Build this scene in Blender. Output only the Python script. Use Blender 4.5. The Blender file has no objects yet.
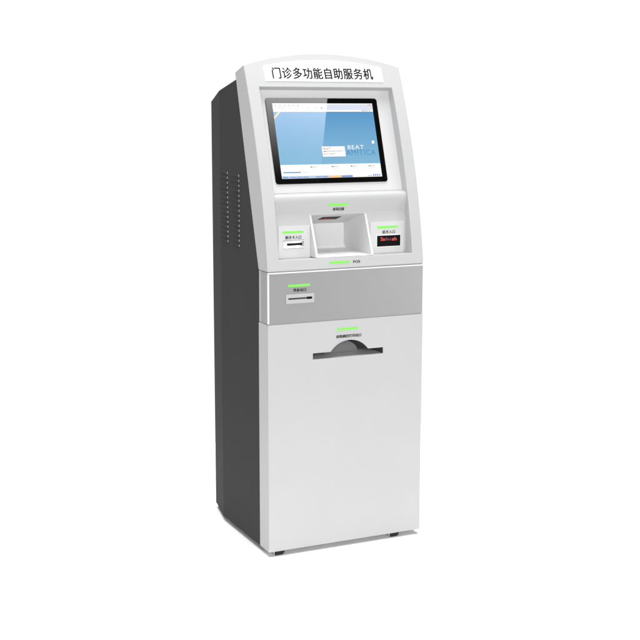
import bpy, bmesh, math
from mathutils import Vector, Matrix

S = bpy.context.scene
COL = S.collection

# ------------------------------------------------------------------ helpers
def lin(c):
    c = c / 255.0
    return c / 12.92 if c <= 0.04045 else ((c + 0.055) / 1.055) ** 2.4

def rgb(r, g, b):
    return (lin(r), lin(g), lin(b), 1.0)

def mat(name, color, rough=0.5, metal=0.0, spec=0.5, emit=None, estr=1.0, ior=1.5,
        mottle=0.0, bump=0.0, bscale=900.0, stretch=None, coat=0.0):
    m = bpy.data.materials.new(name)
    m.use_nodes = True
    nt = m.node_tree
    b = nt.nodes['Principled BSDF']
    b.inputs['Base Color'].default_value = color
    b.inputs['Roughness'].default_value = rough
    b.inputs['Metallic'].default_value = metal
    b.inputs['Specular IOR Level'].default_value = spec
    b.inputs['IOR'].default_value = ior
    b.inputs['Coat Weight'].default_value = coat
    if emit is not None:
        b.inputs['Emission Color'].default_value = emit
        b.inputs['Emission Strength'].default_value = estr
    if mottle or bump:
        tc = nt.nodes.new('ShaderNodeTexCoord')
        mp = nt.nodes.new('ShaderNodeMapping')
        mp.inputs['Scale'].default_value = stretch or (1, 1, 1)
        nz = nt.nodes.new('ShaderNodeTexNoise')
        nz.inputs['Scale'].default_value = bscale
        nz.inputs['Detail'].default_value = 3
        nt.links.new(tc.outputs['Object'], mp.inputs['Vector'])
        nt.links.new(mp.outputs['Vector'], nz.inputs['Vector'])
        if mottle:
            nz2 = nt.nodes.new('ShaderNodeTexNoise')
            nz2.inputs['Scale'].default_value = bscale if stretch else 6.0
            nz2.inputs['Detail'].default_value = 4
            nt.links.new(mp.outputs['Vector'], nz2.inputs['Vector'])
            mr = nt.nodes.new('ShaderNodeMapRange')
            mr.inputs['From Min'].default_value = 0.25
            mr.inputs['From Max'].default_value = 0.75
            mr.inputs['To Min'].default_value = 1 - mottle
            mr.inputs['To Max'].default_value = 1 + mottle
            nt.links.new(nz2.outputs['Fac'], mr.inputs['Value'])
            vm = nt.nodes.new('ShaderNodeVectorMath')
            vm.operation = 'SCALE'
            vm.inputs[0].default_value = color[:3]
            nt.links.new(mr.outputs['Result'], vm.inputs['Scale'])
            nt.links.new(vm.outputs['Vector'], b.inputs['Base Color'])
        if bump:
            bp = nt.nodes.new('ShaderNodeBump')
            bp.inputs['Strength'].default_value = bump
            bp.inputs['Distance'].default_value = 0.0003
            nt.links.new(nz.outputs['Fac'], bp.inputs['Height'])
            nt.links.new(bp.outputs['Normal'], b.inputs['Normal'])
    return m

def obj(name, verts, faces, mats, parent=None, fmat=None, bevel=0.0, smooth=35, label=None, weld=True):
    me = bpy.data.meshes.new(name)
    bm = bmesh.new()
    vs = [bm.verts.new(v) for v in verts]
    for i, f in enumerate(faces):
        try:
            fc = bm.faces.new([vs[k] for k in f])
        except ValueError:
            continue
        if fmat:
            fc.material_index = fmat[i]
    if weld:
        bmesh.ops.remove_doubles(bm, verts=bm.verts, dist=1e-5)
        bmesh.ops.recalc_face_normals(bm, faces=bm.faces)
    for e in bm.edges:
        if len(e.link_faces) == 2:
            e.smooth = e.calc_face_angle(0) < math.radians(smooth)
    for fc in bm.faces:
        fc.smooth = True
    bm.to_mesh(me)
    bm.free()
    if not isinstance(mats, (list, tuple)):
        mats = [mats]
    for m in mats:
        me.materials.append(m)
    o = bpy.data.objects.new(name, me)
    COL.objects.link(o)
    if parent:
        o.parent = parent
    if bevel:
        b = o.modifiers.new('bevel', 'BEVEL')
        b.width = bevel
        b.segments = 3
        b.limit_method = 'ANGLE'
        b.angle_limit = math.radians(smooth)
        b.harden_normals = True
    if label:
        o['label'] = label
    return o

class MB:
    """collects simple shapes for one mesh"""
    def __init__(self):
        self.v, self.f, self.m = [], [], []
    def add(self, verts, faces, mi=0):
        n = len(self.v)
        self.v += [tuple(p) for p in verts]
        for f in faces:
            self.f.append([n + k for k in f])
            self.m.append(mi)
    def box(self, x0, x1, y0, y1, z0, z1, mi=0):
        v = [(x, y, z) for x in (x0, x1) for y in (y0, y1) for z in (z0, z1)]
        self.add(v, [(0, 1, 3, 2), (4, 6, 7, 5), (0, 4, 5, 1), (2, 3, 7, 6), (0, 2, 6, 4), (1, 5, 7, 3)], mi)
    def prism(self, poly, fn0, fn1, mi=0, cap0=True, cap1=True):
        n = len(poly)
        v = [fn0(*p) for p in poly] + [fn1(*p) for p in poly]
        f = [(i, (i + 1) % n, n + (i + 1) % n, n + i) for i in range(n)]
        if cap0: f.append(tuple(range(n)))
        if cap1: f.append(tuple(range(2 * n - 1, n - 1, -1)))
        self.add(v, f, mi)
    def build(self, name, mats, parent=None, **k):
        return obj(name, self.v, self.f, mats, parent, fmat=self.m, **k)

def rrect(x0, x1, z0, z1, r, n=5):
    pts = []
    for cx, cz, a0 in ((x1 - r, z1 - r, 0), (x0 + r, z1 - r, 90), (x0 + r, z0 + r, 180), (x1 - r, z0 + r, 270)):
        for i in range(n + 1):
            a = math.radians(a0 + 90 * i / n)
            pts.append((cx + r * math.cos(a), cz + r * math.sin(a)))
    return pts

def text_geo(body, offset=0.0, spacing=1.0):
    """returns (verts2d, faces) of a flat text, normalised to its own box 0..1"""
    cu = bpy.data.curves.new('lettering', 'FONT')
    cu.body = body
    cu.offset = offset
    cu.space_character = spacing
    cu.resolution_u = 6
    ob = bpy.data.objects.new('lettering', cu)
    COL.objects.link(ob)
    bpy.context.view_layer.update()
    dg = bpy.context.evaluated_depsgraph_get()
    me = bpy.data.meshes.new_from_object(ob.evaluated_get(dg))
    vs = [(v.co.x, v.co.y) for v in me.vertices]
    fs = [tuple(p.vertices) for p in me.polygons]
    bpy.data.objects.remove(ob)
    bpy.data.meshes.remove(me)
    xs = [v[0] for v in vs]; ys = [v[1] for v in vs]
    x0, x1, y0, y1 = min(xs), max(xs), min(ys), max(ys)
    vs = [((x - x0) / (x1 - x0), (y - y0) / (y1 - y0)) for x, y in vs]
    return vs, fs

def lettering(body, x0, x1, z0, z1, fn, m, parent, bold=0.0, spacing=1.0, name='lettering', label=None):
    vs, fs0 = text_geo(body, 0.0, spacing)
    V, fs = [], []
    for k, (dx, dz) in enumerate(((0, 0), (-1, 0), (1, 0), (0, 1), (0, -1)) if bold else ((0, 0),)):
        n = len(V)
        for a, b in vs:                 # strokes thickened by offset layers of ink
            x, y, z = fn(x0 + a * (x1 - x0) + dx * bold, z0 + b * (z1 - z0) + dz * bold * 0.7)
            V.append((x, y - 0.00004 * k, z))
        fs += [tuple(n + i for i in f) for f in fs0]
    o = obj(name, V, fs, m, parent, weld=False, label=label)
    for p in o.data.polygons:
        p.use_smooth = False
    return o

# ------------------------------------------------------------------ measured geometry (metres)
W = 0.56
Z1, Z2, ZT = 0.750, 0.917, 1.5605       # door top, band top, head corner height
T = 0.0757                              # depth of the front housing
YB0, SB = 0.0757, 0.302                 # back line of the head

def F(z):                               # bowed front of the head
    s = z - 0.917
    return 0.125 * s + 0.263 * s * s
def B(z):
    return YB0 + SB * (z - 0.917)
def ztop(x):                            # arched top
    R = 0.988
    return ZT - (R - 0.0405) + math.sqrt(R * R - (x - W / 2) ** 2)

SL = 0.328                              # slope of the screen panel
LN = math.hypot(1, SL)
def scr(x, s, out=0.0):                 # point on the screen panel: x, distance up the slope, height off it
    z = 1.1578 + s / LN
    y = 0.0793 + SL * s / LN
    return (x, y - out / LN, z + out * SL / LN)

# ------------------------------------------------------------------ materials
white = mat('white_powder_coat', (0.465, 0.465, 0.468, 1), rough=0.42, spec=0.35, mottle=0.012, bump=0.12)
white_door = mat('door_powder_coat', (0.475, 0.475, 0.478, 1), rough=0.42, spec=0.35, mottle=0.012, bump=0.12)
white_in = mat('white_plastic', (0.62, 0.62, 0.623, 1), rough=0.5, spec=0.3, bump=0.05)
module_m = mat('module_plastic', (0.58, 0.58, 0.583, 1), rough=0.5, spec=0.3)
seam = mat('seam_grey', (0.30, 0.30, 0.31, 1), rough=0.6)
lit_lip = mat('louvre_lit_lip', (0.24, 0.24, 0.24, 1), rough=0.4)  # pale grey paints the light caught by the louvre ends
dark = mat('charcoal_powder_coat', (0.047, 0.047, 0.0475, 1), rough=0.65, spec=0.06, mottle=0.03, bump=0.25)
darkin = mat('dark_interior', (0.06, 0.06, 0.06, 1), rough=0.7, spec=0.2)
outlet_grey = mat('outlet_grey', (0.88, 0.88, 0.88, 1), rough=0.5)
steel = mat('brushed_steel', (0.31, 0.31, 0.313, 1), rough=0.34, metal=0.5, mottle=0.06, bump=0.25, bscale=160.0, stretch=(1, 1, 26))
trim = mat('bright_trim', (0.74, 0.74, 0.74, 1), rough=0.3)
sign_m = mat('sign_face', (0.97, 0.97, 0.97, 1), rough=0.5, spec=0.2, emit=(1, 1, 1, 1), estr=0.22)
ink = mat('black_ink', (0.012, 0.012, 0.012, 1), rough=0.6, spec=0.2)
glassblack = mat('black_glass', (0.002, 0.002, 0.002, 1), rough=0.012, ior=1.53)
slotblack = mat('slot_black', (0.006, 0.006, 0.006, 1), rough=0.5, spec=0.1)
green = mat('green_indicator', rgb(95, 185, 62), rough=0.4, emit=rgb(128, 225, 78), estr=0.48)
chrome = mat('satin_chrome', (0.52, 0.52, 0.52, 1), rough=0.3, metal=0.6)
glossw = mat('gloss_white', (0.88, 0.88, 0.88, 1), rough=0.25)
led = mat('red_led', (0.1, 0, 0, 1), rough=0.4, emit=(1.0, 0.10, 0.09, 1), estr=0.85)
led_dim = mat('red_led_dim', (0.05, 0.01, 0.02, 1), rough=0.4, emit=(0.30, 0.05, 0.08, 1), estr=1.0)
redglass = mat('red_scanner_glass', (0.24, 0.012, 0.012, 1), rough=0.5, spec=0.15)
tray_m = mat('tray_plastic_lightened', (0.90, 0.90, 0.90, 1), rough=0.5)  # lighter than the bay walls, making up for overhead light blocked there
panel_m = mat('screen_panel_lightened', (0.555, 0.555, 0.558, 1), rough=0.45, spec=0.3, mottle=0.012, bump=0.1)  # lighter copy of the frame white, making up for shade in the recess
ledglass = mat('led_window', (0.006, 0.006, 0.006, 1), rough=0.35, spec=0.03)
rubber = mat('black_rubber', (0.012, 0.012, 0.012, 1), rough=0.6, spec=0.3, bump=0.3)
footgrey = mat('foot_metal', (0.42, 0.42, 0.42, 1), rough=0.4, metal=0.3)

def disp(name, c, k=1.0):
    return mat(name, (0.01, 0.01, 0.01, 1), rough=0.012, ior=1.62, emit=c, estr=k)
d_white = disp('display_white', (1, 1, 1, 1), 0.97)
d_lav = disp('display_lavender', rgb(222, 228, 243))
d_grey = disp('display_grey_text', rgb(150, 155, 165))
d_dark = disp('display_dark_text', rgb(90, 92, 100))
d_orange = disp('display_orange', rgb(250, 205, 130))
d_teal = disp('display_teal', rgb(110, 170, 195))
d_tblue = disp('display_taskbar_blue', rgb(125, 160, 215))
d_pblue = disp('display_pale_blue', rgb(190, 208, 235))
d_text2 = disp('display_blue_letters', rgb(76, 142, 190))
d_red = disp('display_red_text', rgb(235, 165, 160))
d_green = disp('display_green_icon', rgb(120, 170, 130))
# wallpaper of the shown page: blue, deeper towards its top
d_blue = disp('display_blue', rgb(100, 165, 210))
nt = d_blue.node_tree
tc = nt.nodes.new('ShaderNodeTexCoord'); sx = nt.nodes.new('ShaderNodeSeparateXYZ')
mr = nt.nodes.new('ShaderNodeMapRange'); cr = nt.nodes.new('ShaderNodeValToRGB')
nt.links.new(tc.outputs['Object'], sx.inputs[0])
nt.links.new(sx.outputs['Z'], mr.inputs['Value'])
mr.inputs['From Min'].default_value = scr(0, 0.091)[2]
mr.inputs['From Max'].default_value = scr(0, 0.2675)[2]
nt.links.new(mr.outputs['Result'], cr.inputs['Fac'])
el = cr.color_ramp.elements
el[0].position = 0; el[0].color = rgb(130, 184, 216)
el[1].position = 1; el[1].color = rgb(86, 152, 202)
e = el.new(0.5); e.color = rgb(112, 170, 210)
nt.links.new(cr.outputs['Color'], nt.nodes['Principled BSDF'].inputs['Emission Color'])

# ------------------------------------------------------------------ the kiosk
kiosk = bpy.data.objects.new('self_service_kiosk', None)
COL.objects.link(kiosk)
kiosk.empty_display_size = 0.2
kiosk['label'] = 'tall white and charcoal self-service kiosk with touchscreen and steel band on white floor'
kiosk['category'] = 'kiosk'

# --- dark rear housing
D1, D2, C2 = 0.4117, 0.5706, 0.0313
e5 = 0.0004
prof_z = [0.0, Z2, 1.5165]
prof_y = [T, T, 0.2544]
v = []
def ring(x, ys_, zs_):
    for y, z in zip(ys_, zs_):
        v.append((x, y, z))
chain = [
    [(e5, T, 0), (e5, T, Z2), (e5, 0.2568, 1.5160)],
    [(e5, D1, 0), (e5, D1, Z2), (e5, D1, 1.4817)],
    [(C2, D2, 0), (C2, D2, Z2), (C2, D2, 1.4457)],
    [(W - C2, D2, 0), (W - C2, D2, Z2), (W - C2, D2, 1.4457)],
    [(W - e5, D1, 0), (W - e5, D1, Z2), (W - e5, D1, 1.4817)],
    [(W - e5, T, 0), (W - e5, T, Z2), (W - e5, 0.2568, 1.5160)],
]
m = MB()
vv = [p for c in chain for p in c]
ff = []
for i in range(5):
    for k in range(2):
        a = i * 3 + k; b = (i + 1) * 3 + k
        ff.append((a, b, b + 1, a + 1))
ff.append((2, 5, 8, 11, 14, 17)[::1])
ff.append((0, 3, 6, 9, 12, 15)[::-1])
m.add(vv, [f for f in ff[:-2]] + [(2, 5, 14, 17), (5, 8, 11, 14), (0, 15, 12, 3), (3, 12, 9, 6)])
shell = m.build('rear_housing', dark, kiosk, bevel=0.0015, smooth=8)

# louvres: two columns pressed out of the side panel
for (ya, yb_, ztop_) in ((0.4085, 0.3345, 1.2120), (0.3035, 0.2325, 1.2075)):
    m = MB()
    for i in range(15):
        z = ztop_ - i * 0.0163
        h = 0.0042
        # a pressed scoop: flat rear end, front end coloured pale as if lit
        xs = e5
        o1, o2 = 0.0010, 0.0046
        n = 5
        pts_a, pts_b = [], []
        for k in range(n + 1):
            a = math.pi * k / n
            pts_a.append((xs - o1 * math.sin(a), ya, z - h * math.cos(a)))
            pts_b.append((xs - o2 * math.sin(a), yb_ + 0.002, z - h * math.cos(a)))
        m.add(pts_a + pts_b, [(k, k + 1, n + 2 + k, n + 1 + k) for k in range(n)])
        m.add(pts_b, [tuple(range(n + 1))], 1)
    m.build('vent_louvres', [dark, lit_lip], shell, weld=True, smooth=50)

# --- head frame with the recess opening
HX0, HX1, HZ0, HZ1 = 0.0415, 0.52, 0.954, 1.492
def P(z):                               # control panel / screen panel profile used for recess walls
    pts = [(0.9514, 0.0525), (1.0556, 0.0525), (1.075, 0.0595), (1.0918, 0.0600), (1.1087, 0.0555), (1.131, 0.0498),
           (1.1395, 0.0492), (1.1475, 0.0510), (1.1517, 0.056), (1.1578, 0.0793), (1.4823, 0.1857)]
    for (za, ya), (zb, yb2) in zip(pts, pts[1:]):
        if z <= zb:
            return ya + (yb2 - ya) * max(0, (z - za)) / (zb - za)
    return 0.1857

xs = sorted([0, HX0, HX1, W] + [W * i / 28 for i in range(1, 28) if min(abs(W * i / 28 - HX0), abs(W * i / 28 - HX1)) > 0.008])
zrow = [Z2 + 0.0018, 0.935, HZ0] + [HZ0 + (HZ1 - HZ0) * i / 26 for i in range(1, 27)]
NTOP = 6
def fz(x, r):
    if r < len(zrow):
        return zrow[r]
    t = (r - len(zrow) + 1) / NTOP
    return HZ1 + (ztop(x) - HZ1) * t
NR = len(zrow) + NTOP
r0 = zrow.index(HZ0); r1 = len(zrow) - 1
V, FC = [], []
def add(p):
    V.append(p); return len(V) - 1
front = [[add((x, F(fz(x, r)), fz(x, r))) for x in xs] for r in range(NR)]
def bz(z):
    return z - 0.0225 * (z - 0.917) / 0.645
back = [[add((x, B(bz(fz(x, r))), bz(fz(x, r)))) for x in xs] for r in range(NR)]
hole = lambda i, r: (xs[i] >= HX0 - 1e-6 and xs[i + 1] <= HX1 + 1e-6 and r >= r0 and r < r1)
nx = len(xs)
for r in range(NR - 1):
    for i in range(nx - 1):
        if not hole(i, r):
            FC.append((front[r][i], front[r][i + 1], front[r + 1][i + 1], front[r + 1][i]))
            FC.append((back[r][i], back[r + 1][i], back[r + 1][i + 1], back[r][i + 1]))
    FC.append((front[r][0], front[r + 1][0], back[r + 1][0], back[r][0]))
    FC.append((front[r][-1], back[r][-1], back[r + 1][-1], front[r + 1][-1]))
for i in range(nx - 1):
    FC.append((front[0][i], back[0][i], back[0][i + 1], front[0][i + 1]))
    FC.append((front[-1][i], front[-1][i + 1], back[-1][i + 1], back[-1][i]))
# recess walls
i0, i1 = xs.index(HX0), xs.index(HX1)
def inner(x, z):
    t = (z - HZ0) / (HZ1 - HZ0)
    z2 = 0.9514 + (1.4823 - 0.9514) * t
    return (x, P(z2) + 0.006, z2 - (0.002 if t == 1 else 0))
inn = {}
def gi(i, r):
    if (i, r) not in inn:
        inn[(i, r)] = add(inner(xs[i], zrow[r]))
    return inn[(i, r)]
for r in range(r0, r1):
    FC.append((front[r][i0], front[r + 1][i0], gi(i0, r + 1), gi(i0, r)))
    FC.append((front[r][i1], gi(i1, r), gi(i1, r + 1), front[r + 1][i1]))
for i in range(i0, i1):
    FC.append((front[r0][i], gi(i, r0), gi(i + 1, r0), front[r0][i + 1]))
    FC.append((front[r1][i], front[r1][i + 1], gi(i + 1, r1), gi(i, r1)))
head = obj('head_frame', V, FC, white, kiosk, bevel=0.0024)

# --- sign plate with the arched top edge
SX0, SX1 = 0.0665, 0.4915
def sign_top(x):
    a = (x - (SX0 + SX1) / 2) / ((SX1 - SX0) / 2)
    return 1.5783 - 0.0210 * a * a
V, FC = [], []
NX, NZ = 30, 5
for j in range(NZ + 1):
    for i in range(NX + 1):
        x = SX0 + (SX1 - SX0) * i / NX
        z = 1.5105 + (sign_top(x) - 1.5105) * j / NZ
        V.append((x, F(z) - 0.0022, z))
for j in range(NZ):
    for i in range(NX):
        a = j * (NX + 1) + i
        FC.append((a, a + 1, a + NX + 2, a + NX + 1))
bd = [i for i in range(NX + 1)] + [j * (NX + 1) + NX for j in range(1, NZ + 1)] + \
     [NZ * (NX + 1) + i for i in range(NX - 1, -1, -1)] + [j * (NX + 1) for j in range(NZ - 1, 0, -1)]
n0 = len(V)
for k in bd:
    x, y, z = V[k]
    V.append((x, y + 0.0028, z))
for q in range(len(bd)):
    q2 = (q + 1) % len(bd)
    FC.append((bd[q], bd[q2], n0 + q2, n0 + q))
sign = obj('sign_plate', V, FC, sign_m, kiosk, bevel=0.0006, label='white arched sign plate lettered in black across the kiosk top')
lettering('门诊多功能自助服务机', 0.0935, 0.4545, 1.5185, 1.5540, lambda x, z: (x, F(z) - 0.0027, z), ink, sign, bold=0.0012, spacing=1.06)

# --- screen panel and touchscreen
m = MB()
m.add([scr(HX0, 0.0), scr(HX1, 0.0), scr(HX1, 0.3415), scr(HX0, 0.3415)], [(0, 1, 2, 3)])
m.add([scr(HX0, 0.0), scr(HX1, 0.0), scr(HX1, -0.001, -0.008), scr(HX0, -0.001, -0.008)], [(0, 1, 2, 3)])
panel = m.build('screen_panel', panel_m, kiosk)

m = MB()
pts = rrect(0.0668, 0.4690, 0.0287, 0.3133, 0.0095, 6)
m.prism(pts, lambda x, s: scr(x, s, 0.0040), lambda x, s: scr(x, s, -0.001), cap1=False)
touch = m.build('touchscreen', glassblack, kiosk, bevel=0.0008, label='black-framed touchscreen showing a blue web page')

DX0, DX1, DS0, DS1 = 0.0890, 0.4495, 0.0460, 0.2955
m = MB()
mats = [d_white, d_blue, d_lav, d_grey, d_dark, d_orange, d_teal, d_tblue, d_pblue, d_red, d_green]
lev = {0: 0.0044, 1: 0.0047, 2: 0.0050, 3: 0.0053}
def rect(x0, x1, s0, s1, mi, l=1):
    o = lev[l]
    m.add([scr(x0, s0, o), scr(x1, s0, o), scr(x1, s1, o), scr(x0, s1, o)], [(0, 1, 2, 3)], mi)
rect(DX0, DX1, DS0, DS1, 0, 0)
rect(DX0, DX1, 0.0913, 0.2672, 1, 1)
rect(0.236, DX1, 0.2735, 0.2925, 2, 1)
rect(DX0, 0.236, 0.2820, 0.2925, 2, 1)
# menu words and toolbar icons of the page
import random
rnd = random.Random(4)
for x in (0.0965, 0.112, 0.128, 0.144, 0.160, 0.175):
    wdt = rnd.uniform(0.006, 0.0095)
    k = 3
    for q in range(k):
        rect(x + q * wdt / k, x + q * wdt / k + wdt / k * 0.7, 0.2868, 0.2898, 4, 2)
for x in (0.096, 0.104, 0.112, 0.122, 0.131, 0.142, 0.150, 0.169, 0.178, 0.190, 0.204, 0.213, 0.224, 0.238, 0.247, 0.262):
    c = rnd.choice([3, 4, 3, 5, 4, 3])
    rect(x, x + rnd.uniform(0.0025, 0.005), 0.2785, 0.2812, c, 2)
rect(0.2585, 0.2625, 0.2780, 0.2815, 4, 3)
for x in (0.141, 0.146, 0.151):
    rect(x, x + 0.003, 0.2695, 0.2710, 8, 2)
for x, c in ((0.407, 10), (0.412, 7), (0.418, 10), (0.425, 3), (0.434, 3)):
    rect(x, x + 0.0042, 0.2690, 0.2718, c, 2)
rect(0.428, 0.4335, 0.2885, 0.2922, 5, 2); rect(0.4355, 0.4445, 0.2880, 0.2922, 9, 2)
# orange ribbon on the page corner
o = lev[2]
m.add([scr(DX0, 0.2425, o), scr(0.1140, 0.2672, o), scr(0.1065, 0.2672, o), scr(DX0, 0.2500, o)], [(0, 1, 2, 3)], 5)
# pop-up card
rect(0.2430, 0.3262, 0.1162, 0.1505, 0, 2)
for (x0, x1, s0, s1, c) in ((0.2475, 0.2535, 0.1410, 0.1455, 9), (0.2545, 0.2660, 0.1405, 0.1435, 9), (0.268, 0.274, 0.1440, 0.1458, 3),
                            (0.2475, 0.2585, 0.1328, 0.1348, 4), (0.2595, 0.2900, 0.1335, 0.1350, 3), (0.2920, 0.3180, 0.1340, 0.1353, 3),
                            (0.2485, 0.2520, 0.1215, 0.1270, 9), (0.2560, 0.2650, 0.1248, 0.1262, 9), (0.2680, 0.2880, 0.1252, 0.1266, 3),
                            (0.2560, 0.2820, 0.1210, 0.1218, 8)):
    rect(x0, x1, s0, s1, c, 3)
# round button
cx_, cs_ = 0.4330, 0.1632
pts = [(cx_ + 0.0052 * math.cos(2 * math.pi * k / 24), cs_ + 0.0058 * math.sin(2 * math.pi * k / 24)) for k in range(24)]
m.add([scr(x, s, lev[2]) for x, s in pts], [tuple(range(24))], 0)
# lower white strip: captions, teal line
for x in (0.1935, 0.2700, 0.3385, 0.4050):
    rect(x, x + 0.0055, 0.0815, 0.0845, 4, 2)
    rect(x + 0.0065, x + 0.0140, 0.0818, 0.0835, 3, 2)
    rect(x + 0.0155, x + 0.0235, 0.0820, 0.0832, 3, 2)
    rect(x + 0.0060, x + 0.0170, 0.0755, 0.0762, 8, 2)
rect(0.0965, 0.1570, 0.0640, 0.0678, 6, 2)
rect(0.1620, 0.1680, 0.0650, 0.0664, 8, 2); rect(0.1700, 0.1800, 0.0650, 0.0664, 8, 2)
# taskbar
rect(DX0, 0.2555, DS0 + 0.0002, 0.0540, 8, 1)
rect(DX0 + 0.004, 0.0995, 0.0475, 0.0535, 6, 2); rect(0.0995, 0.1110, 0.0475, 0.0520, 7, 2)
for i in range(6):
    x = 0.1180 + i * 0.0225
    rect(x, x + 0.0200, 0.0480, 0.0512, 7 if i != 3 else 8, 2)
rect(0.2555, 0.3010, DS0 + 0.0002, 0.0530, 5, 1)
rect(0.3010, 0.3410, DS0 + 0.0002, 0.0530, 7, 1)
for x in (0.3990, 0.4060, 0.4160, 0.4230, 0.4300, 0.4380):
    rect(x, x + 0.0050, 0.0480, 0.0545 if x > 0.41 else 0.0510, 7, 2)
display = m.build('display', mats, touch, weld=False)
lettering('BEAT', 0.3370, 0.3960, 0.1400, 0.1535, lambda x, s: scr(x, s, 0.0053), d_white, touch, spacing=1.12)
lettering('AMITICA', 0.3285, 0.4370, 0.1195, 0.1372, lambda x, s: scr(x, s, 0.0050), d_text2, touch, spacing=1.1)

# --- control panel (nose, shaded band, vertical face) with the scanner opening
PX0, PX1 = 0.1780, 0.3690
prof = [(0.0790, 1.1572), (0.0660, 1.1560), (0.0580, 1.1540), (0.0530, 1.1500), (0.0502, 1.1450), (0.0492, 1.1395), (0.0494, 1.1345), (0.0500, 1.1310),
        (0.0560, 1.1080), (0.0594, 1.0945), (0.0607, 1.0895), (0.0607, 1.0865), (0.0598, 1.0820), (0.0580, 1.0750), (0.0530, 1.0580), (0.0525, 1.0540), (0.0525, 0.9500)]
m = MB()
kc = 11
for i in range(len(prof) - 1):
    (ya, za), (yb2, zb) = prof[i], prof[i + 1]
    if i < kc:
        cols = [(HX0, PX0 - 0.0075), (PX0 - 0.0075, PX0), (PX0, PX1), (PX1, PX1 + 0.0075), (PX1 + 0.0075, HX1)]
    else:
        cols = [(HX0, PX0 - 0.0075), (PX1 + 0.0075, HX1)]
    for (xa, xb) in cols:
        m.add([(xa, ya, za), (xb, ya, za), (xb, yb2, zb), (xa, yb2, zb)], [(0, 1, 2, 3)])
# short underside ledge of the recess, tucked below the face
control = m.build('control_panel', white, kiosk, smooth=24)

# --- scanner bay
def lean(z):
    return 0.005 + (z - 0.954) * (0.0607 - 0.005) / (1.0865 - 0.954)
ZB = 0.9546
YP = 0.211
m = MB()
ct = [(0.0607, 1.0865), (lean(ZB), ZB), (0.0600, ZB)]
for xa, xb in ((PX0 - 0.0075, PX0), (PX1, PX1 + 0.0075)):
    v = [(xa, y, z) for y, z in ct] + [(xb, y, z) for y, z in ct]
    m.add(v, [(0, 1, 2), (3, 5, 4), (0, 3, 4, 1), (1, 4, 5, 2), (0, 2, 5, 3)])
fb, bb, bt = (0.0060, 0.9548), (YP, 0.9600), (YP, 1.0435)
for x in (PX0, PX1):
    m.add([(x, 0.0600, ZB), (x, bb[0], bb[1]), (x, bt[0], bt[1]), (x, 0.0607, 1.0865)], [(0, 1, 2, 3)])
m.add([(PX0, *bb), (PX1, *bb), (PX1, *bt), (PX0, *bt)], [(0, 1, 2, 3)])
m.add([(PX0, *fb), (PX1, *fb), (PX1, *bb), (PX0, *bb)], [(0, 1, 2, 3)], 1)
m.add([(PX0, 0.0607, 1.0865), (PX1, 0.0607, 1.0865), (PX1, *bt), (PX0, *bt)], [(0, 1, 2, 3)])
bay = m.build('scanner_bay', [white_in, tray_m], kiosk, weld=False, smooth=0, label='white recessed scanner pocket between the two readers')
# coved strips along the foot of the back and right walls
m = MB()
def fl(y):
    return fb[1] + (bb[1] - fb[1]) * (y - fb[0]) / (bb[0] - fb[0])
m.add([(PX0, YP - 0.016, fl(YP - 0.016) + 0.0004), (PX1, YP - 0.016, fl(YP - 0.016) + 0.0004), (PX1, YP - 0.0006, 0.9690), (PX0, YP - 0.0006, 0.9690)], [(0, 1, 2, 3)])
m.build('floor_cove', glossw, bay)
m = MB()
t0, t1 = 0.200, 0.346
for (xa, xb, ya, yb2) in ((0.196, 0.268, 0.030, 0.180), (0.270, 0.346, 0.030, 0.180)):
    v = [(xa, ya, fl(ya)), (xb, ya, fl(ya)), (xb, yb2, fl(yb2)), (xa, yb2, fl(yb2))]
    v += [(x, y, z + 0.0016) for x, y, z in v]
    m.add(v, [(4, 5, 6, 7), (0, 1, 5, 4), (1, 2, 6, 5), (2, 3, 7, 6), (3, 0, 4, 7)])
m.build('tray_plate', tray_m, bay, bevel=0.0005)
# scanner window let into the sloping ceiling
def ce(x, y, o):
    sl = (1.0435 - 1.0865) / (YP - 0.0607)
    return (x, y, 1.0865 + sl * (y - 0.0607) - o)
m = MB()
m.add([ce(0.238, 0.0980, 0.0008), ce(0.306, 0.0980, 0.0008), ce(0.306, 0.1420, 0.0008), ce(0.238, 0.1420, 0.0008)], [(0, 1, 2, 3)], 0)
m.add([ce(0.243, 0.1150, 0.0014), ce(0.285, 0.1150, 0.0014), ce(0.278, 0.1390, 0.0014), ce(0.243, 0.1390, 0.0014)], [(0, 1, 2, 3)], 1)
m.build('scanner_window', [slotblack, redglass], bay, weld=False)

def on_y(y):
    return lambda x, z: (x, y, z)

def bar(x0, x1, z, parent, fn_y, h=0.0034):
    m = MB()
    ya, yb2 = fn_y(z + h), fn_y(z - h)
    v = [(x0, yb2 - 0.0012, z - h), (x1, yb2 - 0.0012, z - h), (x1, ya - 0.0012, z + h), (x0, ya - 0.0012, z + h)]
    v += [(x, y + 0.0014, zz) for x, y, zz in v]
    m.add(v, [(0, 1, 2, 3), (0, 4, 5, 1), (1, 5, 6, 2), (2, 6, 7, 3), (3, 7, 4, 0)])
    return m.build('indicator_light', green, parent, bevel=0.0004)

# indicator + caption above the bay, on the shaded face of the nose
bandy = lambda z: 0.0500 + (1.1310 - z) * (0.0594 - 0.0500) / (1.1310 - 1.0945)
bar(0.2355, 0.3070, 1.1182, control, lambda z: bandy(z) - 0.0004)
lettering('条码扫描', 0.2525, 0.2930, 1.0985, 1.1085, lambda x, z: (x, bandy(z) - 0.0014, z), ink, control, bold=0.00035)
# indicator + caption below the bay, on the head frame
bar(0.2150, 0.2890, 0.9380, head, lambda z: F(z), h=0.0034)
lettering('POS', 0.3005, 0.3250, 0.9330, 0.9405, lambda x, z: (x, F(z) - 0.0006, z), ink, head, bold=0.0004)

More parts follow.
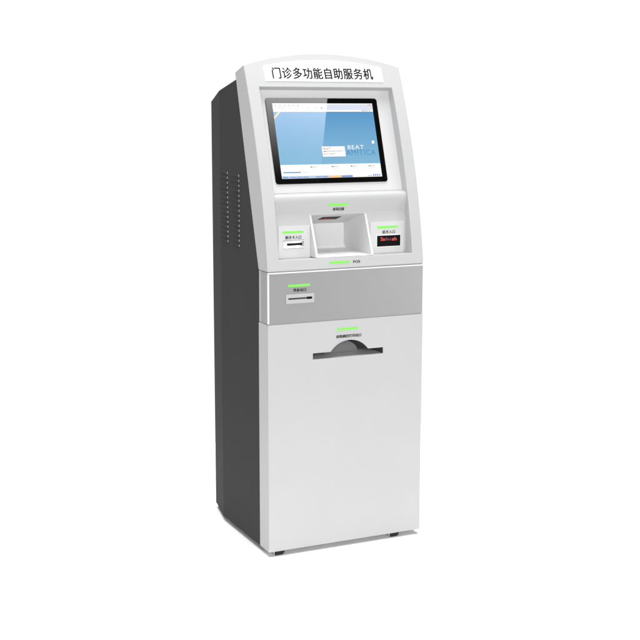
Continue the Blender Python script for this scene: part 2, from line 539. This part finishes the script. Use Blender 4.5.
# --- left module: card reader
YM = 0.0525
m = MB(); m.box(0.0585, 0.1695, YM - 0.0020, YM + 0.004, 0.9518, 1.0560)
card = m.build('card_reader', module_m, kiosk, bevel=0.0008, label='card reader plate left of the scanner pocket')
bar(0.0735, 0.1460, 1.0360, card, lambda z: YM - 0.0020)
lettering('就诊卡入口', 0.0825, 0.1375, 1.0140, 1.0245, on_y(YM - 0.0026), ink, card, bold=0.00035)
m = MB()
m.prism(rrect(0.0752, 0.1470, 0.9850, 1.0092, 0.0012, 3), on_y(YM - 0.0040), on_y(YM - 0.0015), cap1=False)
m.box(0.0752, 0.1470, YM - 0.0042, YM - 0.0030, 1.0092, 1.0108, 1)
m.box(0.0752, 0.1470, YM - 0.0042, YM - 0.0030, 0.9834, 0.9850, 1)
bez = m.build('card_bezel', [glossw, seam], card, weld=False)
m = MB()
m.prism(rrect(0.0870, 0.1405, 0.9935, 1.0005, 0.0034, 5), on_y(YM - 0.0050), on_y(YM - 0.0038), cap1=False)
m.prism([(0.1330, 0.9935), (0.1440, 0.9880), (0.1462, 0.9900), (0.1462, 1.0045), (0.1440, 1.0065), (0.1330, 1.0005)], on_y(YM - 0.0046), on_y(YM - 0.0038), 1, cap1=False)
m.build('card_slot', [slotblack, seam], card, weld=False)

# --- right module: note reader with red dot display
m = MB(); m.box(0.3870, 0.5125, YM - 0.0020, YM + 0.004, 0.9518, 1.0575)
note = m.build('note_reader', module_m, kiosk, bevel=0.0008, label='note reader plate with small red dot display')
bar(0.4125, 0.4895, 1.0392, note, lambda z: YM - 0.0020)
lettering('纸币入口', 0.4310, 0.4790, 1.0175, 1.0280, on_y(YM - 0.0026), ink, note, bold=0.00035)
m = MB()
m.box(0.4085, 0.5010, YM - 0.0032, YM - 0.0010, 0.9728, 1.0140)
m.build('reader_frame', trim, note, bevel=0.0005)
m = MB()
m.box(0.4117, 0.4980, YM - 0.0046, YM - 0.0018, 0.9757, 1.0113)
m.build('led_display', ledglass, note, bevel=0.0005)
lettering('Sa', 0.4240, 0.4400, 0.9945, 1.0060, on_y(YM - 0.0050), led, note, bold=0.0003, name='led_lettering')
lettering('Bat', 0.4425, 0.4640, 0.9950, 1.0040, on_y(YM - 0.0050), led_dim, note, bold=0.0, name='led_lettering')
lettering('ah', 0.4660, 0.4835, 0.9940, 1.0050, on_y(YM - 0.0050), led, note, bold=0.0003, name='led_lettering')

# --- brushed steel band
m = MB(); m.box(0.0012, W - 0.0012, 0.0012, 0.0600, Z1 + 0.0016, Z2 - 0.0012)
band = m.build('steel_band', steel, kiosk, bevel=0.0006)
m = MB()
m.box(0.0, W, 0.0, 0.0060, Z2 - 0.0055, Z2 - 0.0012)
m.box(0.0, 0.0048, 0.0, 0.0060, Z1 + 0.0030, Z2 - 0.0065)
m.build('band_trim', trim, band, bevel=0.0005)
m = MB(); m.box(0.0030, W - 0.0030, 0.0030, T - 0.002, Z1 - 0.0060, Z1 + 0.0014); m.box(0.0030, W - 0.0030, 0.0040, T - 0.002, Z2 - 0.0012, Z2 + 0.0060)
m.build('shadow_gap', seam, kiosk)
m = MB(); m.box(0.0016, W - 0.0016, 0.0602, T - 0.0001, Z1 + 0.0016, Z2 + 0.0004)
m.build('band_flange', white_door, band)
# receipt outlet on the band
m = MB(); m.box(0.0622, 0.1598, -0.0022, 0.0030, 0.8140, 0.8444)
rec = m.build('receipt_outlet', chrome, kiosk, bevel=0.0010, label='narrow chrome receipt slot on the steel band')
m = MB(); m.prism(rrect(0.0690, 0.1520, 0.8275, 0.8325, 0.0020, 4), on_y(-0.0027), on_y(-0.0015), cap1=False)
m.prism(rrect(0.1330, 0.1525, 0.8262, 0.8338, 0.0030, 4), on_y(-0.0031), on_y(-0.0015), 1, cap1=False)
m.build('receipt_slot', [mat('slot_grey', (0.03, 0.03, 0.03, 1), rough=0.5), slotblack], rec, weld=False)
bar(0.0705, 0.1460, 0.8712, rec, lambda z: 0.0012, h=0.0036)
lettering('凭条出口', 0.0880, 0.1325, 0.8515, 0.8615, on_y(0.0004), ink, rec, bold=0.00035)

# --- lower door with the print outlet opening
SXa, SXb, SZa, SZb = 0.1566, 0.4120, 0.6268, 0.6472
NXa, NXb = 0.2200, 0.3566
ncx = (NXa + NXb) / 2; half = (NXb - NXa) / 2; sag = 0.0345
NRd = (half * half + sag * sag) / (2 * sag)
a0 = math.asin(half / NRd)
arc = [(ncx + NRd * math.sin(a0 - 2 * a0 * k / 28), SZb - (NRd - sag) + NRd * math.cos(a0 - 2 * a0 * k / 28)) for k in range(29)]
contour = [(SXa, SZa), (SXb, SZa), (SXb, SZb)] + arc + [(SXa, SZb)]       # closed, counter-clockwise seen from the front
DT = Z1 - 0.0010
m = MB()
m.add([(0, 0, 0), (W, 0, 0), (W, 0, SZa), (SXb, 0, SZa), (SXa, 0, SZa), (0, 0, SZa)], [(0, 1, 2, 3, 4, 5)])
m.add([(0, 0, SZa), (SXa, 0, SZa), (SXa, 0, SZb), (0, 0, SZb)], [(0, 1, 2, 3)])
m.add([(SXb, 0, SZa), (W, 0, SZa), (W, 0, SZb), (SXb, 0, SZb)], [(0, 1, 2, 3)])
ZM = 0.70
left = [(0, 0, SZb), (SXa, 0, SZb)] + [(x, 0, z) for x, z in reversed(arc)] + [(SXb, 0, SZb), (W, 0, SZb), (W, 0, ZM), (0, 0, ZM)]
# split the piece above the notch in slices so it triangulates cleanly
ar = list(reversed(arc))
m.add([(0, 0, SZb), (SXa, 0, SZb), (ar[0][0], 0, SZb), (ar[0][0], 0, ZM), (0, 0, ZM)], [(0, 1, 2, 3, 4)])
for k in range(28):
    m.add([(ar[k][0], 0, ar[k][1]), (ar[k + 1][0], 0, ar[k + 1][1]), (ar[k + 1][0], 0, ZM), (ar[k][0], 0, ZM)], [(0, 1, 2, 3)])
m.add([(ar[-1][0], 0, SZb), (SXb, 0, SZb), (W, 0, SZb), (W, 0, ZM), (ar[-1][0], 0, ZM)], [(0, 1, 2, 3, 4)])
top = [(0, 0, ZM)] + [(x, 0, ZM) for x, z in ar] + [(W, 0, ZM), (W, 0, DT), (0, 0, DT)]
m.add(top, [tuple(range(len(top)))])
zl = [0, SZa, SZb, ZM, DT]
for xx in (0, W):
    n = len(zl)
    m.add([(xx, 0, z) for z in zl] + [(xx, T - 0.0001, z) for z in zl], [(i, i + 1, n + i + 1, n + i) for i in range(n - 1)])
m.add([(0, 0, DT), (W, 0, DT), (W, T - 0.0001, DT), (0, T - 0.0001, DT)], [(0, 1, 2, 3)])
m.add([(0, 0, 0), (W, 0, 0), (W, T - 0.0001, 0), (0, T - 0.0001, 0)], [(0, 1, 2, 3)])
# sheet edge of the opening
n = len(contour)
m.add([(x, 0, z) for x, z in contour] + [(x, 0.003, z) for x, z in contour], [(i, (i + 1) % n, n + (i + 1) % n, n + i) for i in range(n)])
door = m.build('lower_door', white_door, kiosk, bevel=0.0008)

# outlet box behind the opening
m = MB()
DY = 0.104
x0, x1 = SXa, SXb
m.add([(x0, 0.003, SZa + 0.0002), (x1, 0.003, SZa + 0.0002), (x1, DY, SZa - 0.001), (x0, DY, SZa - 0.001)], [(0, 1, 2, 3)], 0)       # floor
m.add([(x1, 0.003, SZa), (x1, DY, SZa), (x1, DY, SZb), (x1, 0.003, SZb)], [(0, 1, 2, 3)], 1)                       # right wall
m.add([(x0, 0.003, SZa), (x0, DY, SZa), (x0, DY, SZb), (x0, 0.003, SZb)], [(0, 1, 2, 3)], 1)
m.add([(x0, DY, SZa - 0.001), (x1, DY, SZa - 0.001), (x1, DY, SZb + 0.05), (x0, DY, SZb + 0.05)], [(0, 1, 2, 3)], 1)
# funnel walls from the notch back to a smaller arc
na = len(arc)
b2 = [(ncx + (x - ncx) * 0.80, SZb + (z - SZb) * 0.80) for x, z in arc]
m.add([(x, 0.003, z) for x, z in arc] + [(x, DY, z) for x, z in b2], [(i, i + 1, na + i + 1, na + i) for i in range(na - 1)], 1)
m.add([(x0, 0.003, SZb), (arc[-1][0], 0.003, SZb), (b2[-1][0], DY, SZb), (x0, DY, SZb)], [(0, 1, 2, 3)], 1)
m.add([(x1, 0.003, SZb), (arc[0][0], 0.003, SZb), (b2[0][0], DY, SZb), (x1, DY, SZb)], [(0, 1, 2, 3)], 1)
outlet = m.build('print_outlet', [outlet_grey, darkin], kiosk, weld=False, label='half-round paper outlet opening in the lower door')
m = MB()
rr = 0.062
pts = [(ncx + 0.004 + rr * math.cos(math.pi * k / 20), SZa + 0.0005 + rr * 0.66 * math.sin(math.pi * k / 20)) for k in range(21)]
m.prism(pts, on_y(0.074), on_y(0.078))
m.build('paper_guide', mat('guide_grey', (0.17, 0.17, 0.17, 1), rough=0.6), outlet)
bar(0.2425, 0.3185, 0.7193, door, lambda z: 0.0, h=0.0036)
lettering('自助病历打印出口', 0.2405, 0.3302, 0.6905, 0.7005, on_y(-0.0006), ink, door, bold=0.0005)

# --- feet
def foot(x, y):
    m = MB()
    z0, z1 = -0.0165, 0.0
    w, d, c = 0.036, 0.036, 0.006
    # tapering block, metal bracket sides with a black rubber face
    m.add([(x, y, z1), (x + w, y, z1), (x + w, y, z0 + c), (x + w - c, y, z0), (x, y, z0),
           (x, y + d, z1), (x + w, y + d, z1), (x + w, y + d, z0 + c), (x + w - c, y + d, z0), (x + 0.003, y + d, z0)],
          [(0, 1, 2, 3, 4), (5, 9, 8, 7, 6), (0, 4, 9, 5), (1, 6, 7, 2), (2, 7, 8, 3), (3, 8, 9, 4)])
    f = m.build('foot', footgrey, kiosk, bevel=0.0006)
    m = MB()
    m.add([(x + 0.0035, y - 0.0025, z1 - 0.0004), (x + w + 0.001, y - 0.0025, z1 - 0.0004), (x + w + 0.001, y - 0.0025, z0 + c + 0.001), (x + w - c + 0.001, y - 0.0025, z0 + 0.0004), (x + 0.0035, y - 0.0025, z0 + 0.0004),
           (x + 0.0035, y - 0.0002, z1 - 0.0004), (x + w + 0.001, y - 0.0002, z1 - 0.0004), (x + w + 0.001, y - 0.0002, z0 + c + 0.001), (x + w - c + 0.001, y - 0.0002, z0 + 0.0004), (x + 0.0035, y - 0.0002, z0 + 0.0004)],
          [(0, 1, 2, 3, 4), (5, 9, 8, 7, 6)] + [(i, (i + 1) % 5, 5 + (i + 1) % 5, 5 + i) for i in range(5)])
    m.build('rubber_pad', rubber, f, bevel=0.0005)
foot(0.0215, 0.012); foot(0.4480, 0.012); foot(0.0215, 0.385); foot(0.4480, 0.385)

# ------------------------------------------------------------------ the surface it stands on
m = MB()
FX0, FX1, FY0, FY1 = -0.55, 1.3, -0.45, 1.4
m.add([(FX0, FY0, -0.0166), (FX1, FY0, -0.0166), (FX1, FY1, -0.0166), (FX0, FY1, -0.0166)], [(0, 1, 2, 3)])
floor = m.build('floor', mat('white_studio_floor', (0.96, 0.96, 0.96, 1), rough=0.9, spec=0.1), None)
floor['kind'] = 'structure'

# ------------------------------------------------------------------ world: plain white all round, dimming added overhead so the glass mirrors black
w = bpy.data.worlds.new('World'); S.world = w; w.use_nodes = True
nt = w.node_tree
bg = nt.nodes['Background']
tc = nt.nodes.new('ShaderNodeTexCoord'); sx = nt.nodes.new('ShaderNodeSeparateXYZ'); mr = nt.nodes.new('ShaderNodeMapRange')
mr.interpolation_type = 'SMOOTHSTEP'
mr.inputs['From Min'].default_value = 0.10; mr.inputs['From Max'].default_value = 0.20
mr.inputs['To Min'].default_value = 1.03; mr.inputs['To Max'].default_value = 0.04
nt.links.new(tc.outputs['Generated'], sx.inputs[0]); nt.links.new(sx.outputs['Z'], mr.inputs['Value'])
bg.inputs['Color'].default_value = (1, 1, 1, 1)
mr2 = nt.nodes.new('ShaderNodeMapRange'); mr2.interpolation_type = 'SMOOTHSTEP'   # dimming added far below to cut upward bounce
mr2.inputs['From Min'].default_value = -0.66; mr2.inputs['From Max'].default_value = -0.50
mr2.inputs['To Min'].default_value = 0.10; mr2.inputs['To Max'].default_value = 1.0
nt.links.new(sx.outputs['Z'], mr2.inputs['Value'])
mu = nt.nodes.new('ShaderNodeMath'); mu.operation = 'MULTIPLY'
nt.links.new(mr.outputs['Result'], mu.inputs[0]); nt.links.new(mr2.outputs['Result'], mu.inputs[1])
nt.links.new(mu.outputs[0], bg.inputs['Strength'])

# ------------------------------------------------------------------ camera
f, pit, yaw = 1265.99571, 0.16911, 0.44122
Cp = Vector((-1.52955, -3.62174, 1.43917)); roll = 0.002030
fw = Vector((math.sin(yaw) * math.cos(pit), math.cos(yaw) * math.cos(pit), -math.sin(pit)))
R = Vector((math.cos(yaw), -math.sin(yaw), 0)); U = R.cross(fw)
R, U = R * math.cos(roll) + U * math.sin(roll), U * math.cos(roll) - R * math.sin(roll)
cam = bpy.data.cameras.new('camera'); co = bpy.data.objects.new('camera', cam); COL.objects.link(co)
cam.sensor_width = 36; cam.lens = f / 640 * 36; cam.clip_end = 200
cam.shift_x = (320 - 319.8944) / 640; cam.shift_y = -(320 - 319.8427) / 640
M = Matrix((R, U, -fw)).transposed().to_4x4(); M.translation = Cp
co.matrix_world = M
S.camera = co

# ------------------------------------------------------------------ lamps placed out of view
def area(name, pos, target, sx_, sy_, power, color=(1, 1, 1)):
    l = bpy.data.lights.new(name, 'AREA'); l.shape = 'RECTANGLE'; l.size = sx_; l.size_y = sy_; l.energy = power; l.color = color
    o = bpy.data.objects.new(name, l); COL.objects.link(o)
    o.location = pos
    o.rotation_euler = (Vector(target) - Vector(pos)).to_track_quat('-Z', 'Y').to_euler()
    return o
area('key_softbox', (-2.0, -5.5, 1.75), (0.28, 0.1, 0.9), 1.6, 2.2, 265)
area('added_fill', (3.95, -3.5, 0.55), (0.5, 0.0, 0.85), 1.2, 1.6, 34)  # added, unseen: brightens the right end of the steel band
area('added_overhead', (0.18, 0.75, 5.0), (0.18, 0.75, 0.0), 4.6, 4.6, 140).data.spread = math.radians(80)  # added, unseen: lifts the floor to white

# unseen lamp added to mirror a glare in the touchscreen, edge down the glass
nrm = Vector((0, -1, SL)).normalized()
def refl(x, s):
    p = Vector(scr(x, s, 0.004)); d = (p - Cp).normalized()
    return p, d - 2 * d.dot(nrm) * nrm
pc, dc = refl(0.17, 0.17)
ctr = pc + dc * 3.2
def hit(x, s):
    p, d = refl(x, s)
    t = (ctr - p).dot(dc) / d.dot(dc)
    return p + d * t
e_top, e_bot = hit(0.2880, 0.3133), hit(0.2180, 0.0287)
l_top, l_bot = hit(0.02, 0.34), hit(0.02, 0.0)
yv = (e_top - e_bot).normalized()              # along the visible edge
zv = dc                                        # lamp's back
xv = yv.cross(zv).normalized()
side = 1 if (l_top - e_top).dot(xv) > 0 else -1
wid, hgt = 0.62, (e_top - e_bot).length * 1.25
cen = (e_top + e_bot) / 2 + xv * side * wid / 2
l = bpy.data.lights.new('added_glare_lamp', 'AREA'); l.shape = 'RECTANGLE'; l.size = wid; l.size_y = hgt
l.energy = 1.0
o = bpy.data.objects.new('added_glare_lamp', l); COL.objects.link(o)
M = Matrix((xv, yv, xv.cross(yv))).transposed().to_4x4(); M.translation = cen
o.matrix_world = M
l.use_nodes = True
nt = l.node_tree
em = nt.nodes['Emission']
gm = nt.nodes.new('ShaderNodeNewGeometry'); sx = nt.nodes.new('ShaderNodeSeparateXYZ')
vt = nt.nodes.new('ShaderNodeVectorMath'); vt.operation = 'DOT_PRODUCT'
sub = nt.nodes.new('ShaderNodeVectorMath'); sub.operation = 'SUBTRACT'
nt.links.new(gm.outputs['Position'], sub.inputs[0]); sub.inputs[1].default_value = cen
nt.links.new(sub.outputs['Vector'], vt.inputs[0]); vt.inputs[1].default_value = yv
mr = nt.nodes.new('ShaderNodeMapRange')
mr.inputs['From Min'].default_value = -hgt / 2 / 1.25; mr.inputs['From Max'].default_value = hgt / 2 / 1.25
mr.inputs['To Min'].default_value = 0.05; mr.inputs['To Max'].default_value = 1.0
nt.links.new(vt.outputs['Value'], mr.inputs['Value'])
pw = nt.nodes.new('ShaderNodeMath'); pw.operation = 'POWER'; pw.inputs[1].default_value = 1.8
ml = nt.nodes.new('ShaderNodeMath'); ml.operation = 'MULTIPLY'; ml.inputs[1].default_value = 1.0
nt.links.new(mr.outputs['Result'], pw.inputs[0]); nt.links.new(pw.outputs[0], ml.inputs[0])
nt.links.new(ml.outputs[0], em.inputs['Strength'])
l.energy = 7.6 * wid * hgt * math.pi            # radiance of about 4.6 at the bright end
S.view_settings.view_transform = 'Standard'
S.view_settings.look = 'None'
S.view_settings.exposure = 0
S.view_settings.gamma = 1
S.render.resolution_x = 1024; S.render.resolution_y = 1024
